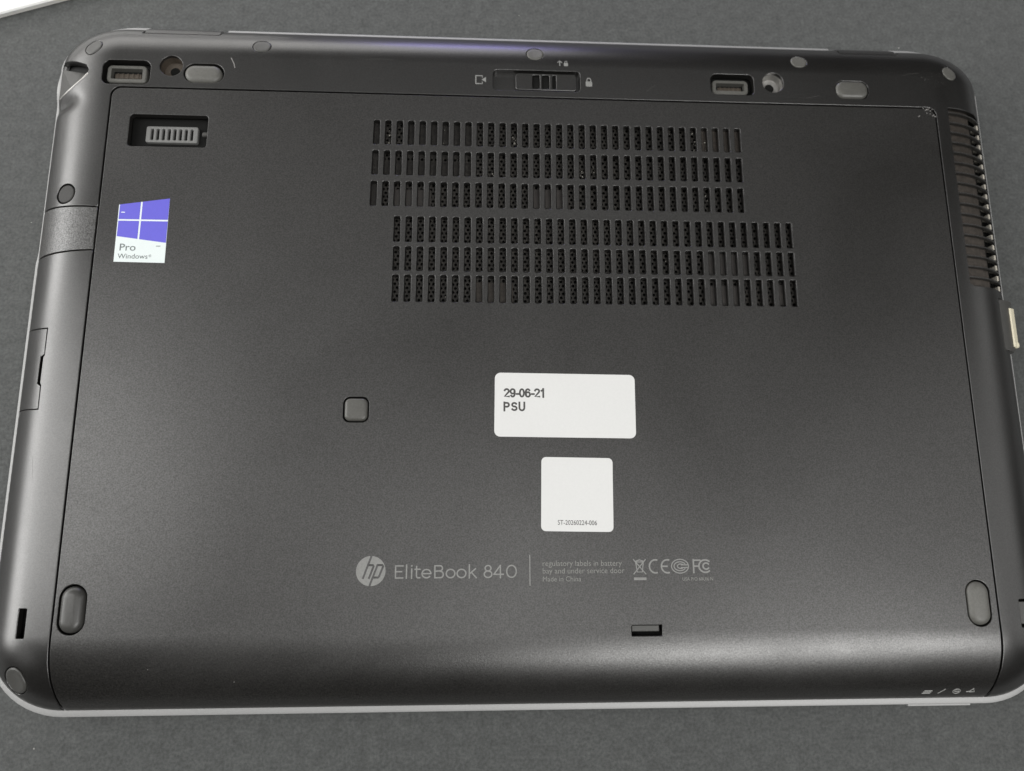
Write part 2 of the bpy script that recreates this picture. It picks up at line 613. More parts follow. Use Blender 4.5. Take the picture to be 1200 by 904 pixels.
# ------------------------------------------------------------------ laptop root
lap = bpy.data.objects.new('laptop', None)
COL.objects.link(lap)
lap['label'] = 'black laptop lying upside down on the grey table, underside with vents and white labels up'
lap['category'] = 'laptop'

GAP = 0.28
# service door outline -------------------------------------------------
XD = 145.6
YT = 87.4


def door_loop(g):
    """g > 0 shrinks"""
    x, yt = XD - g, YT - g
    pts = []
    pts += [(-(x - 3), yt)] if False else []
    # right-bottom end on the outline, then right seam upwards, top, left seam down
    seam_r = [(144.2 - g * 0.9, YF + 0.02), (144.3 - g, -113.5), (144.8 - g, -110), (145.3 - g, -106), (x, -101), (x, -97)]
    pts += seam_r
    pts += [(x, -60), (x, 0), (x, 60)]
    for i in range(7):
        a = math.radians(90 * i / 6)
        pts.append((x - 3.2 + 3.2 * math.cos(a), yt - 3.2 + 3.2 * math.sin(a)))
    for i in range(7):
        a = math.radians(90 + 90 * i / 6)
        pts.append((-x + 3.2 + 3.2 * math.cos(a), yt - 3.2 + 3.2 * math.sin(a)))
    pts += [(-x, 60), (-x, 0), (-x, -60)]
    pts += [(-px, py) for px, py in reversed(seam_r)]
    n = 100
    for i in range(1, n):
        pts.append((-144.2 + 288.4 * i / n, YF + 0.02))
    return np.array(pts)


door_outer = door_loop(GAP)

# vents: two blocks of slots (centre x, centre y, height)
slots = []
for (yt_, yb_, sh) in ((77.3, 68.2, 0.0), (65.9, 56.8, -0.15), (54.5, 45.4, -0.35)):
    for i in range(33):
        slots.append((-55.0 + sh * 1.0 + 3.965 * i, (yt_ + yb_) / 2, yt_ - yb_))
for (yt_, yb_) in ((41.8, 32.6), (31.0, 22.4), (21.0, 11.6)):
    for i in range(35):
        slots.append((-47.1 + 3.965 * i, (yt_ + yb_) / 2, yt_ - yb_))
SW = 2.25

holes = [rrect(x, y, SW, h, 0.35, 1) for (x, y, h) in slots]
recess = rrect(-125.4, 71.3, 26.2, 11.9, 1.1, 4)
footL = rrect(-140.2, -85.6, 8.1, 14.6, 4.0, 8)
footR = rrect(139.35, -85.8, 7.9, 14.2, 3.9, 8)
footS = rrect(-58.5, -24.6, 8.2, 8.2, 2.1, 6)
dslot = rrect(32.8, -93.1, 9.6, 3.3, 0.35, 2)
door = shell('service_door', door_outer, holes + [recess, footL, footR, footS, dslot], M['door'], lap, bevel=0.22, depth=2.0)

# chamfered liners: one mesh shared between alike slots
liner_cache = {}


def liner(h):
    key = round(h, 2)
    if key in liner_cache:
        return liner_cache[key]
    rg = []
    for ins, z in ((-0.02, -0.12), (0.16, -0.42), (0.16, -2.05)):
        p = rrect(0, 0, SW, h, 0.35, 1, ins)
        rg.append(np.column_stack([p, np.full(len(p), z)]))
    o = rings_mesh('vent_slot', rg, M['case'], None, cap_top=False, flip=False, angle=30)
    me = o.data
    COL.objects.unlink(o)
    bpy.data.objects.remove(o)
    liner_cache[key] = me
    return me


for (x, y, h) in slots:
    o = bpy.data.objects.new('vent_slot', liner(h))
    COL.objects.link(o)
    o.parent = door
    o.location = (x * MM, y * MM, TOP * MM)

# perforated sheet beneath the slots ------------------------------------
V, F = [], []
pitch = 1.62


def perf(x0, x1, y0, y1, z):
    nyy = int((y1 - y0) / (pitch * 0.866))
    nxx = int((x1 - x0) / pitch)
    for j in range(nyy):
        for i in range(nxx):
            cx = x0 + (i + 0.5 + (0.5 if j % 2 else 0)) * pitch
            cy = y0 + (j + 0.5) * pitch * 0.866
            k = len(V)
            for q in range(6):
                a = math.radians(60 * q + 30)
                V.append((cx + pitch * 0.5774 * math.cos(a), cy + pitch * 0.5774 * math.sin(a), z))
            for q in range(6):
                a = math.radians(60 * q + 30)
                V.append((cx + 0.56 * math.cos(a), cy + 0.56 * math.sin(a), z - 0.02))
            for q in range(6):
                a = math.radians(60 * q + 30)
                V.append((cx + 0.56 * math.cos(a), cy + 0.56 * math.sin(a), z - 0.35))
            for q in range(6):
                r_ = (q + 1) % 6
                F.append((k + q, k + r_, k + 6 + r_, k + 6 + q))
                F.append((k + 6 + q, k + 6 + r_, k + 12 + r_, k + 12 + q))


perf(-58, 75, 43.6, 80, 16.6)
perf(-50, 91, 9.5, 43.6, 16.6)
ms = link_mesh('perforated_sheet', V, F, M['mesh'], lap, smooth=False)
ms['kind'] = 'stuff'

rnd = random.Random(4)


def comp(x0, x1, y0, y1, z=17.0, m='pcb'):
    slab('circuit_component', rrect((x0 + x1) / 2, (y0 + y1) / 2, x1 - x0, y1 - y0, 0.4, 2), 15.6, z, M[m], lap, 0.1)


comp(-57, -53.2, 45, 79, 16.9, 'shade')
comp(-49.5, -36, 46, 52.5)
comp(-1.2, 11.5, 45, 53.5, 16.9)
comp(59, 74, 67, 78.5, 16.9, 'brown')
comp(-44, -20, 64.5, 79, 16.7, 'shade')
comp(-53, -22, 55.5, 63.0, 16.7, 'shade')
comp(58.6, 73.6, 21, 30.8, 16.95)
comp(57.5, 71, 11, 19.3, 16.95)
comp(81.5, 86, 12.5, 20, 16.9)
comp(-22, -8, 11, 19.5, 16.7, 'brown')

# dust caught in the slots
V, F = [], []
for (cx, cy, n, sp) in ((-50.5, 72, 10, 1.0), (-7.5, 71, 9, 1.0), (56.5, 71.5, 14, 1.6), (60.5, 71, 10, 1.2), (-33, 73, 7, 1.2),
                        (-15, 58.5, 6, .8), (16, 59, 7, 1.2), (20, 60, 5, 1), (60, 51, 6, 1.2), (44, 28, 3, 2),
                        (-30, 13, 9, 1.4), (-1.5, 13, 7, 1.2), (3, 40, 1, 0.1)):
    for q in range(n):
        x, y = cx + rnd.gauss(0, sp * 0.5), cy + rnd.gauss(0, sp * 1.3)
        s = rnd.uniform(0.12, 0.32)
        z = 17.35 + rnd.random() * 0.5
        k = len(V)
        a = rnd.random() * 3
        for t_ in range(5):
            b_ = a + t_ * 2 * math.pi / 5
            V.append((x + s * math.cos(b_) * rnd.uniform(.5, 1), y + s * math.sin(b_) * rnd.uniform(.5, 1), z))
        V.append((x, y, z + s * .6)); V.append((x, y, z - s * .5))
        for t_ in range(5):
            F.append((k + t_, k + (t_ + 1) % 5, k + 5)); F.append((k + (t_ + 1) % 5, k + t_, k + 6))
d_ = link_mesh('trapped_dust', V, F, M['dust'], lap)
d_['kind'] = 'stuff'

# ------------------------------------------------------------------ frame round the door
C1 = contour(1.0)


def keep(pts, cond):
    return [tuple(p) for p in pts if cond(p)]


seam_out = door_loop(-GAP)
# the seam part of the door loop (right bottom -> top -> left bottom), without its front edge
nseam = 6 + 3 + 7 + 7 + 3 + 6
seam = seam_out[:nseam]
# outline split by position along the loop (CCW, starting at the right side, y = YB - WB)
cr = [tuple(p) for p in C1]
YP0, YP1 = 43.6, 28.0       # port cover limits on the left strip
top_arc = [p for p in cr if p[1] > YB - WB - 0.01] + [p for p in cr if p[0] < -XA + 0.01 and YP0 < p[1] < YB - WB - 0.01]
right_side = [p for p in cr if p[0] > 0 and p[1] < YB - WB - 0.01 and (p[0] > XA - WX - 0.01)]
right_side = sorted([p for p in right_side if p[1] <= YF + WF], key=lambda p: p[0]) + \
    sorted([p for p in right_side if p[1] > YF + WF], key=lambda p: p[1])
# frame: front-right end, right side upwards, over the back, left side down to the port cover, seam back
seam_up = [tuple(p) for p in seam]                      # right bottom -> left bottom
left_part = [p for p in seam_up[16:] if p[1] > YP0]     # left seam down to the port cover


def curved_cut(y_edge, y_seam):
    """seam line that runs across the left strip from rim to door"""
    return [(-XA + (XA - XD - GAP) * i / 6, y_edge + (y_seam - y_edge) * (i / 6)) for i in range(7)]


cutA = curved_cut(44.9, 43.4)
cutB = curved_cut(27.2, 27.9)
fr = []
fr += right_side
# hinge notches in the back edge
HL, HR = (-139.0, -112.0), (114.0, 136.5)
for p in top_arc:
    x, y = p
    if y > YB - 1:
        if HR[0] <= x <= HR[1] or HL[0] <= x <= HL[1]:
            continue
        fr.append(p)
    else:
        fr.append(p)


def insert_notch(loop, x1, x0, y, slant):
    """loop runs with decreasing x along the back edge; cut a notch x1..x0 down to y"""
    out, done = [], False
    for i, p in enumerate(loop):
        out.append(p)
        if not done and i + 1 < len(loop) and p[1] > YB - 1 and p[0] > x1 and loop[i + 1][0] < x0 and loop[i + 1][1] > YB - 1:
            out += [(x1 + slant, YB - 0.05), (x1, y), ((x1 + x0) / 2, y), (x0, y), (x0, YB - 0.05)]
            done = True
    return out


fr = insert_notch(fr, HR[1], HR[0], 110.6, 2.0)
fr = insert_notch(fr, HL[1], HL[0], 110.6, 1.5)
fr = [p for p in fr if not (p[0] < -XA + 0.01 and p[1] < 45.0)]
fr += cutA
ri = [p for p in seam_up]
ri = [p for p in ri if not (p[0] < 0 and p[1] < 44)]
fr_loop = fr + list(reversed(ri))
fr_loop = np.array(fr_loop)

port_l = rrect(-141.4, 93.1, 16.2, 9.2, 2.4, 5)
hole_l = rrect(-126.4, 96.0, 7.8, 7.8, 3.88, 8)
oval_l = rrect(-115.1, 93.4, 13.8, 7.4, 3.68, 8)
port_r = rrect(71.3, 94.7, 15.8, 8.2, 2.2, 5)
hole_r = rrect(86.3, 95.9, 7.8, 7.8, 3.88, 8)
oval_r = rrect(115.3, 93.8, 12.4, 7.2, 3.2, 8)
latch_r = rrect(0.7, 94.1, 31.0, 8.0, 1.5, 5)
caps = [(-153.9, 103.2, 6.4, 4.8), (-96.1, 104.9, 6.2, 5.0), (0.2, 105.1, 6.0, 5.2), (96.7, 105.1, 5.8, 5.2), (153.3, 102.3, 5.8, 5.0)]
cap_rot = [0.75, 0, 0, 0, -0.75]
cap_h = [rrect(x, y, w, h, min(w, h) / 2 - .02, 6, -0.12, r) for (x, y, w, h), r in zip(caps, cap_rot)]
cap_s = rrect(-157.9, 48.6, 6.5, 6.5, 3.2, 8, -0.35)
notch = np.array([(-168.5, 101.8), (-160.0, 98.6), (-156.0, 96.7), (-154.7, 94.6), (-155.1, 92.7), (-158.2, 90.4),
                  (-161.5, 88.6), (-165.0, 87.6), (-168.5, 87.3)])
vent_h = np.array([(150.6, 87.9), (150.6, 21.2), (152.0, 20.2), (166.0, 20.2), (167.0, 21.5), (167.0, 86.5), (163.5, 88.2)])
vga_h = np.array([(163.2, 17.2), (163.2, -0.4), (164.6, -1.6), (168.5, -1.6), (168.5, 17.2)])
rslot = rrect(155.8, -89.1, 5.4, 8.6, 0.4, 2)
frame = shell('base_frame', fr_loop, [port_l, hole_l, oval_l, port_r, hole_r, oval_r, latch_r] + cap_h + [cap_s, notch, vent_h, vga_h, rslot],
              M['case'], lap, bevel=0.22, depth=2.4)

# textured cover between the two seams of the left strip
g2 = 0.42
pc = [(x, y - g2) for x, y in curved_cut(44.9, 43.4)] + [(x, y + g2) for x, y in reversed(cutB)]
pc = [(x, y) for x, y in pc] + []
pc_out = [(-XA, 28 + 16 * i / 8) for i in range(1, 8)]
port_cover = shell('port_cover', np.array(pc + pc_out), [], M['rough_case'], lap, bevel=0.2, depth=2.2)
port_cover['label'] = 'coarse textured cover between two seams'

# lower left strip
left_low = [p for p in cr if p[0] < -XA + 0.01 and p[1] < 27.0 and p[1] > YF + WF] + \
    [p for p in cr if p[0] < -(XA - WX) + 0.01 and p[1] <= YF + WF + 0.01]
left_low = sorted([p for p in left_low if p[1] > YF + WF], key=lambda p: -p[1]) + \
    sorted([p for p in left_low if p[1] <= YF + WF], key=lambda p: p[0])
seam_l = [tuple(p) for p in seam if p[0] < 0 and p[1] < 27.5]
sp = left_low + list(reversed(seam_l)) + list(reversed(cutB))
flap_h = np.array([(-168.2, 2.6), (-158.4, 2.0), (-158.4, -7.0), (-158.9, -7.6), (-158.9, -16.2), (-158.4, -16.9), (-158.3, -24.7), (-168.2, -24.3)])
kslot = rrect(-155.0, -89.6, 2.7, 8.6, 0.3, 2)
cap_c = rrect(-156.6, -106.2, 6.6, 8.2, 3.2, 8, -0.3, 0.45)
side = shell('side_panel', np.array(sp), [flap_h, kslot, cap_c], M['case'], lap, bevel=0.22, depth=2.4)

# flap set in the side panel
fg = 0.22
flap = np.array([(-168.2 + fg, 2.6 - fg), (-158.4 - fg, 2.0 - fg), (-158.4 - fg, -6.6), (-160.0, -7.4), (-160.0, -16.2),
                 (-158.4 - fg, -17.1), (-158.3 - fg, -24.7 + fg), (-168.2 + fg, -24.3 + fg)])
shell('slot_flap', flap, [], M['case'], lap, bevel=0.15, depth=2.0, dz=-0.08)

# inner chassis (fills seams and slots with darkness)
V, F = [], []
lv = [0.985, 0.95, 0.88, 0.75, 0.55, 0.3, 0.02]
rg = [contour(0.985)]
rings = [np.column_stack([rg[0], np.full(len(rg[0]), 6.4)])]
for t in lv:
    p = contour(t)
    rings.append(np.column_stack([p, np.maximum(6.6, S(p[:, 0], p[:, 1]) - 3.9)]))
rings_mesh('inner_chassis', rings, M['dark'], lap, angle=60)

# ------------------------------------------------------------------ silver deck edge and lid
ax, bf, bb = XA - WX, YF + WF, YB - WB


def rim_width(x, y):
    # ledge that shows outside the case: widest at the front
    wf, wl, wr, wb = 1.95, 1.2, 1.05, 1.9
    if y > bb:
        w = wb
        if x < -ax:
            w = wb + (0.95 - wb) * min(1, (-ax - x) / WX)
        if x > ax:
            w = wb + (0.5 - wb) * min(1, (x - ax) / WX)
    elif y < bf:
        k = min(1, (bf - y) / WF)
        side_ = wl if x < 0 else wr
        w = side_ + (wf - side_) * k
    elif x < 0:
        w = wl if y < 27 else 0.6
        if 27 <= y < 31:
            w = 0.6 + (wl - 0.6) * (31 - y) / 4
        if 86 < y < 100:
            w = 0.6 + 0.9 * math.sin(math.pi * (y - 86) / 14)
    else:
        w = wr
        if -1.6 < y < 17.4:
            w = -0.8
    if y > YB - 1 and (HL[0] - 0.5 < x < HL[1] or HR[0] < x < HR[1] + 0.5):
        w = -0.8
    return w


P = []
for i in range(len(C1)):
    P.append(tuple(C1[i]))
    a, b = C1[i], C1[(i + 1) % len(C1)]
    for k in (0.34, 0.67):
        P.append(tuple(a + (b - a) * k))
P = ccw(np.array(P))
_, vin = offset_left(P, 1.0)
outv = -vin
Wd = np.array([rim_width(*p) for p in P])
prof = [(-1.0, 8.12), (0.0, 8.12), (None, 8.02), ('m', 7.85), ('e', 7.35), ('e', 6.7), ('m', 6.4), (-1.0, 6.4)]
nprof = len(prof)
V, F = [], []
for i in range(len(P)):
    w = Wd[i]
    for (o_, z_) in prof:
        if o_ is None:
            o_ = w * 0.72
        elif o_ == 'm':
            o_ = w - 0.16
        elif o_ == 'e':
            o_ = w
        V.append((P[i][0] + outv[i][0] * o_, P[i][1] + outv[i][1] * o_, z_))
for i in range(len(P)):
    j = (i + 1) % len(P)
    for k in range(nprof):
        k2 = (k + 1) % nprof
        F.append((i * nprof + k, i * nprof + k2, j * nprof + k2, j * nprof + k))
F = [f[::-1] for f in F]
link_mesh('deck_rim', V, F, M['rim'], lap, angle=30)

lid_loop = C1 + 0
q, vv = offset_left(ccw(C1), 1.0)
wl_ = np.array([max(0.2, rim_width(*p) - 0.05) if p[1] > bf else rim_width(*p) + 0.25 for p in ccw(C1)])
lid_loop = ccw(C1) - vv * wl_[:, None]
slab('display_lid', lid_loop, 0.5, 6.2, mat('lid_dark_grey', (0.16, 0.16, 0.155), 0.4, metal=0.3, speck=0.1), lap, 0.4)
slab('lid_lip', rrect(130.5, -118.35, 21.0, 0.9, 0.3, 2), 4.6, 6.0, M['rim'], lap, 0.15)

# hinge covers in the back notches
for (x0, x1) in (HL, HR):
    w = x1 - x0 - 0.8
    cx = (x0 + x1) / 2
    rings = []
    for y_, z_ in ((110.9, 9.0), (110.9, 13.9), (111.6, 14.6), (113.6, 13.6), (115.4, 11.6), (116.3, 9.0), (116.5, 6.6), (110.9, 6.6)):
        rings.append([(cx - w / 2, y_, z_), (cx + w / 2, y_, z_)])
    V = [p for r_ in rings for p in r_]
    n = len(rings)
    F = [(2 * k, 2 * k + 1, 2 * ((k + 1) % n) + 1, 2 * ((k + 1) % n)) for k in range(n)]
    F = [f[::-1] for f in F]
    F += [tuple(2 * k for k in range(n)), tuple(2 * k + 1 for k in reversed(range(n)))]
    link_mesh('hinge_cover', V, F, M['case'], lap, angle=50)

# ------------------------------------------------------------------ feet and screw caps
dome('rubber_foot', -140.2, -85.6, 7.1, 13.6, 3.5, M['rubber'], lap, height=1.2, edge=2.6)
dome('rubber_foot', 139.35, -85.8, 7.1, 13.4, 3.5, M['pale_rubber'], lap, height=1.0, edge=2.2)['label'] = 'paler worn rubber foot at the right'
dome('rubber_foot', -58.5, -24.6, 7.3, 7.3, 1.8, M['pale_rubber'], lap, height=0.5, edge=1.2)['label'] = 'small square rubber foot'
dome('rubber_foot', -115.4, 93.3, 12.6, 6.6, 3.25, M['pale_rubber'], lap, height=0.5, edge=1.8)
dome('rubber_foot', 115.2, 93.8, 11.9, 6.8, 3.0, M['pale_rubber'], lap, height=0.7, edge=1.6)
for i, ((x, y, w, h), r) in enumerate(zip(caps, cap_rot)):
    dome('screw_cap', x, y, w, h, min(w, h) / 2 - .02, M['rubber'] if i in (0, 1) else M['pale_rubber'], lap, height=0.12, edge=0.5, rot=r, dish=0.12)
dome('screw_cap', -157.9, 48.6, 6.3, 6.3, 3.1, M['plug'], lap, height=-0.15, edge=0.5, dish=0.1)
dome('screw_cap', -156.6, -106.2, 6.6, 8.2, 3.2, M['rubber'], lap, height=0.25, edge=0.8, rot=0.45, dish=0.5)


# ------------------------------------------------------------------ ports of the rear strip
def frame_ring(name, outer, inner, z0, z1, m, parent, bev=0.3):
    """a raised ring: outer wall, top land, inner wall"""
    o1, i1 = ccw(outer), ccw(inner)
    qo, _ = offset_left(o1, bev)
    n = len(o1)
    f = lambda p, z: np.column_stack([p, np.full(n, z)])
    rings = [f(o1, z0), f(o1, z1 - bev), f(qo, z1), f(i1, z1), f(i1, z0)]
    return rings_mesh(name, rings, m, parent, cap_top=False, angle=30)


def docking_port(cx, cy, w, h, label, iw, ih, icy, m1):
    fl = slab('port_floor', rrect(cx, cy, w + 1, h + 1, 1, 3), 15.2, 15.5, M['dark'], lap)
    pr = frame_ring('docking_port', rrect(cx - 0.4, icy, iw + 2.8, ih + 2.6, 1.6, 4), rrect(cx - 0.4, icy, iw, ih, 0.35, 4), 15.5, 17.6, m1, lap)
    pr['label'] = label
    slab('contact_block', rrect(cx - 0.4, icy - 0.2, iw - 1.6, ih * 0.45, 0.2, 2), 15.5, 16.4, M['copper'], pr, 0.1)
    for k in range(5):
        slab('contact_pin', rrect(cx - 0.4 - iw * 0.32 + k * iw * 0.16, icy - 0.2, 0.5, ih * 0.5, 0.1, 1), 16.3, 16.6, M['copper'], pr, 0.05)
    return pr


docking_port(-141.4, 93.1, 16.2, 9.2, 'grey framed socket with brown contacts', 10.6, 4.0, 93.3, M['pale_rubber'])
docking_port(71.3, 94.7, 15.8, 8.2, 'socket with a black slit and worn metal rim', 10.4, 3.0, 94.5, M['pale_rubber'])

for (cx, cy) in ((-126.4, 96.0), (86.3, 95.9)):
    rg = []
    for ins, z in ((-0.3, 18.55), (0.15, 17.2), (0.5, 15.3), (2.2, 15.1), (2.3, 14.2)):
        p = rrect(cx, cy, 7.8, 7.8, 3.88, 8, ins)
        rg.append(np.column_stack([p, np.full(len(p), z)]))
    rings_mesh('guide_hole', rg, M['copper'] if cx < 0 else M['steel'], lap, angle=40)

# battery bay catch
slab('catch_floor', rrect(0.7, 94.1, 32, 9, 1, 3), 16.4, 16.9, M['case'], lap, 0.1)
sl = rrect(4.1, 93.9, 21.8, 6.5, 1.1, 5)
slide = shell('battery_catch', sl, [rrect(0.55, 93.9, 2.6, 5.3, 0.3, 2), rrect(3.95, 93.9, 2.6, 5.3, 0.3, 2), rrect(7.0, 93.9, 1.3, 5.3, 0.3, 2)],
              M['case'], lap, bevel=0.3, depth=1.4, dz=-0.35)
slab('grip_floor', rrect(3.9, 93.9, 9, 5.8, 0.3, 2), 17.0, 17.55, M['dark'], slide, 0.1)

# door latch in its recess
slab('latch_recess', rrect(-125.4, 71.3, 27, 12.6, 1.1, 3), 15.3, 15.6, M['dark'], lap, 0.1)
gx0 = -124.8
gl = [rrect(gx0 - 6.65 + 1.9 * k, 71.0, 0.95, 4.1, 0.2, 2) for k in range(8)]
lt = shell('door_latch', rrect(gx0, 71.0, 17.4, 6.0, 0.7, 4), gl, M['slider'], lap, bevel=0.3, depth=1.2, dz=-1.9)
slab('latch_groove_floor', rrect(gx0, 71.0, 16.4, 5.2, 0.3, 2), 15.7, 16.0, M['dark'], lt, 0.05)
slab('latch_tongue', rrect(-113.6, 71.6, 2.6, 1.6, 0.5, 3), 15.6, 16.8, M['rubber'], lap, 0.3)

# slot in the door near the front
slab('slot_tongue', rrect(32.4, -92.5, 8.6, 1.9, 0.2, 2), 16.0, 18.6, M['rubber'], lap, 0.2)

# recess floors that show in the side slots
slab('card_slot', rrect(155.8, -89.1, 3.6, 7.0, 0.4, 2), 13.5, 16.2, M['rubber'], lap, 0.2)

# connector notch at the rear left corner
nf = [(-168.2, 99.6, 9.2), (-160.0, 96.4, 12.6), (-155.6, 94.6, 15.0), (-154.7, 93.2, 16.6), (-158.0, 90.6, 15.6), (-161.4, 88.9, 14.4), (-168.2, 87.2, 9.4)]
V = nf + [(x, y, z - 2.5) for x, y, z in nf]
n = len(nf)
F = [tuple(range(n))[::-1], tuple(range(n, 2 * n))] + [(i, (i + 1) % n, n + (i + 1) % n, n + i) for i in range(n)]
link_mesh('connector_recess', V, F, M['rubber'], lap, smooth=False)
tubes('recess_lip_highlight', [[(-154.9, 92.9), (-156.5, 91.4), (-158.2, 90.15), (-160.0, 89.1), (-161.6, 88.3), (-163.3, 87.75), (-165.0, 87.35), (-167.0, 87.1)]],
      0.55, M['steel'], lap, flat=0.5, lift=0.05)  # pale steel strip stands in for the highlight on the notch's bevelled edge

# ------------------------------------------------------------------ exhaust vent of the right side
vent_floor_V = []
fx = [(150.4, 17.2), (153, 16.6), (157, 15.6), (160.8, 14.0)]
V = [(x, y, z) for y in (20, 88.5) for x, z in fx]
F = [(i, i + 1, 4 + i + 1, 4 + i) for i in range(3)]
link_mesh('vent_floor', V, F, M['brown'], lap)
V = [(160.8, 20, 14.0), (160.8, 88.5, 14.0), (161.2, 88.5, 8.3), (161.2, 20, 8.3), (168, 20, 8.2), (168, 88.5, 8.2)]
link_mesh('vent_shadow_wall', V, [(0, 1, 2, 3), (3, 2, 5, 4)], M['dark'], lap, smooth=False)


def rib_mesh():
    V, F = [], []
    xs = np.linspace(0, 16.6, 15)
    w = 0.28
    for x in xs:
        z = float(S(150.5 + x, 50.0)) - 0.12
        zl = z - 1.7
        V += [(x, -w, zl), (x, -w, z - 0.15), (x, -w * .5, z), (x, w * .5, z), (x, w, z - 0.15), (x, w, zl)]
    for i in range(len(xs) - 1):
        for k in range(5):
            a, b = i * 6 + k, (i + 1) * 6 + k
            F.append((a, b, b + 1, a + 1))
    F = [f[::-1] for f in F]
    o = link_mesh('vent_rib', V, F, M['rough_case'], None, angle=30)
    me = o.data
    bpy.data.objects.remove(o)
    return me


def fin_mesh():
    V = []
    for (y) in (-0.95, 0.75):
        V += [(164.9, y, 9.0), (165.3, y, 11.9), (166.1, y, 11.6), (166.6, y, 9.6), (166.5, y, 8.2)]
    n = 5
    F = [(i, (i + 1) % n, n + (i + 1) % n, n + i) for i in range(n)] + [tuple(range(n))[::-1], tuple(range(n, 2 * n))]
    F = [f[::-1] for f in F]
    o = link_mesh('cooling_fin', V, F, M['finm'], None, angle=40)
    me = o.data
    bpy.data.objects.remove(o)
    return me


rm, fm = rib_mesh(), fin_mesh()
for k in range(17):
    y = 86.3 - 3.93 * k
    o = bpy.data.objects.new('vent_rib', rm)
    COL.objects.link(o)
    o.parent = lap
    o.location = (150.5 * MM, y * MM, 0)
    o = bpy.data.objects.new('cooling_fin', fm)
    COL.objects.link(o)
    o.parent = lap
    o.location = (0, (y - 1.96) * MM, 0)

# video port housing on the right edge
prof_v = [(163.5, 13.2), (166.0, 12.6), (168.6, 11.4), (170.6, 10.0), (171.4, 8.6), (171.4, 5.5), (163.5, 5.5)]
V, F = [], []
ys = [(17.0, 0.0), (0.6, 0.0), (-0.6, 0.5), (-1.3, 1.4)]
for (y, ins) in ys:
    for (x, z) in prof_v:
        V.append((x if x < 168 else x - ins, y, z))
n = len(prof_v)
for k in range(len(ys) - 1):
    for i in range(n):
        j = (i + 1) % n
        F.append((k * n + i, k * n + j, (k + 1) * n + j, (k + 1) * n + i))
F += [tuple(range(n))[::-1], tuple((len(ys) - 1) * n + i for i in range(n))]
vp = link_mesh('video_port', V, F, M['rubber'], lap, angle=30)
vp['label'] = 'dark port housing with a cream metal strip'
V = []
for y in (14.2, 0.2):
    for x, z in ((168.2, 11.7), (168.6, 12.05), (170.5, 11.0), (170.8, 9.8), (169.2, 9.4)):
        V.append((x, y, z))
F = [(i, (i + 1) % 5, 5 + (i + 1) % 5, 5 + i) for i in range(5)] + [(4, 3, 2, 1, 0), (5, 6, 7, 8, 9)]
link_mesh('metal_shell', V, F, M['cream'], vp, smooth=False)
slab('shell_end', rrect(169.8, 1.0, 1.9, 2.2, 0.8, 4), 8.9, 11.5, M['cream'], vp, 0.4)

# ------------------------------------------------------------------ labels
def decal(name, loop, m, parent, z0=TOP, th=0.09, bevel=0.03):
    return slab(name, loop, z0 - 0.01, z0 + th, m, parent, bevel)


r6 = math.radians(-0.6)
lab = decal('date_label', rrect(8.75, -22.9, 45.9, 21.0, 1.9, 6, 0, r6), M['white'], lap)


def glyphs(name, string, x, y, h, adv, width, m, parent, z):
    """bold grotesque digits and capitals drawn as strokes; h is the cap height"""
    w = h * 0.60
    A = arcpts
    G = {
        '2': [A(w * .5, h * .72, w * .42, h * .23, 165, -35, 12) + [(w * .1, h * .07), (w * .95, h * .07)]],
        '9': [A(w * .5, h * .68, w * .42, h * .27, 0, 360, 18), A(w * .5, h * .45, w * .42, h * .40, 35, -140, 14)],
        '6': [A(w * .5, h * .32, w * .42, h * .27, 0, 360, 18), A(w * .5, h * .55, w * .42, h * .40, 215, 40, 14)],
        '0': [A(w * .5, h * .5, w * .40, h * .45, 0, 360, 20)],
        '1': [[(w * .55, h), (w * .55, 0)], [(w * .52, h * .93), (w * .38, h * .82), (w * .18, h * .76)]],
        '-': [[(w * .1, h * .37), (w * .55, h * .37)]],
        'P': [[(w * .1, 0), (w * .1, h)], [(w * .1, h * .93), (w * .6, h * .93)] + A(w * .62, h * .70, w * .38, h * .23, 90, -90, 8) + [(w * .1, h * .47)]],
        'S': [A(w * .58, h * .72, w * .42, h * .21, 25, 270, 12) + A(w * .58, h * .29, w * .46, h * .22, 90, -155, 12)],
        'U': [[(w * .12, h), (w * .12, h * .4)] + A(w * .6, h * .36, w * .48, h * .31, 180, 360, 12) + [(w * 1.08, h)]],
    }
    for i, c in enumerate(string):
        tubes(name, [[(x + px, y + py) for px, py in st] for st in G[c]], width, m, parent, z=z, flat=0.06, lift=0.005)
        x += adv.get(c, adv['*'])


glyphs('date_text', '29-06-21', -11.1, -20.25, 2.75, {'*': 1.93, '-': 1.08}, 0.60, M['ink'], lab, TOP + 0.09)
glyphs('code_text', 'PSU', -11.2, -24.75, 2.75, {'*': 2.42}, 0.60, M['ink'], lab, TOP + 0.09)
r8 = math.radians(-0.9)
lab = decal('code_label', rrect(12.05, -51.5, 22.9, 23.3, 1.5, 6, 0, r8), M['white'], lap)
text('serial_text', 'ST-20260224-006', 5.7, -61.0, 12.4, 1.45, M['ink'], lab, TOP + 0.09, bold=0.0, rot=r8)

# sticker with four violet panes
st = decal('licence_sticker', np.array([(-138.95, 44.0), (-138.85, 24.0), (-122.5, 23.8), (-122.65, 46.5)]), M['wsticker'], lap, bevel=0.02)
xl, xr, xm, ym, gp = -138.65, -122.65, -131.65, 38.6, 0.28


def ytop(x): return 44.0 + (x + 138.95) / 16.3 * 2.5
def ybot(x): return 32.9 - (x + 138.95) / 16.3 * 2.1


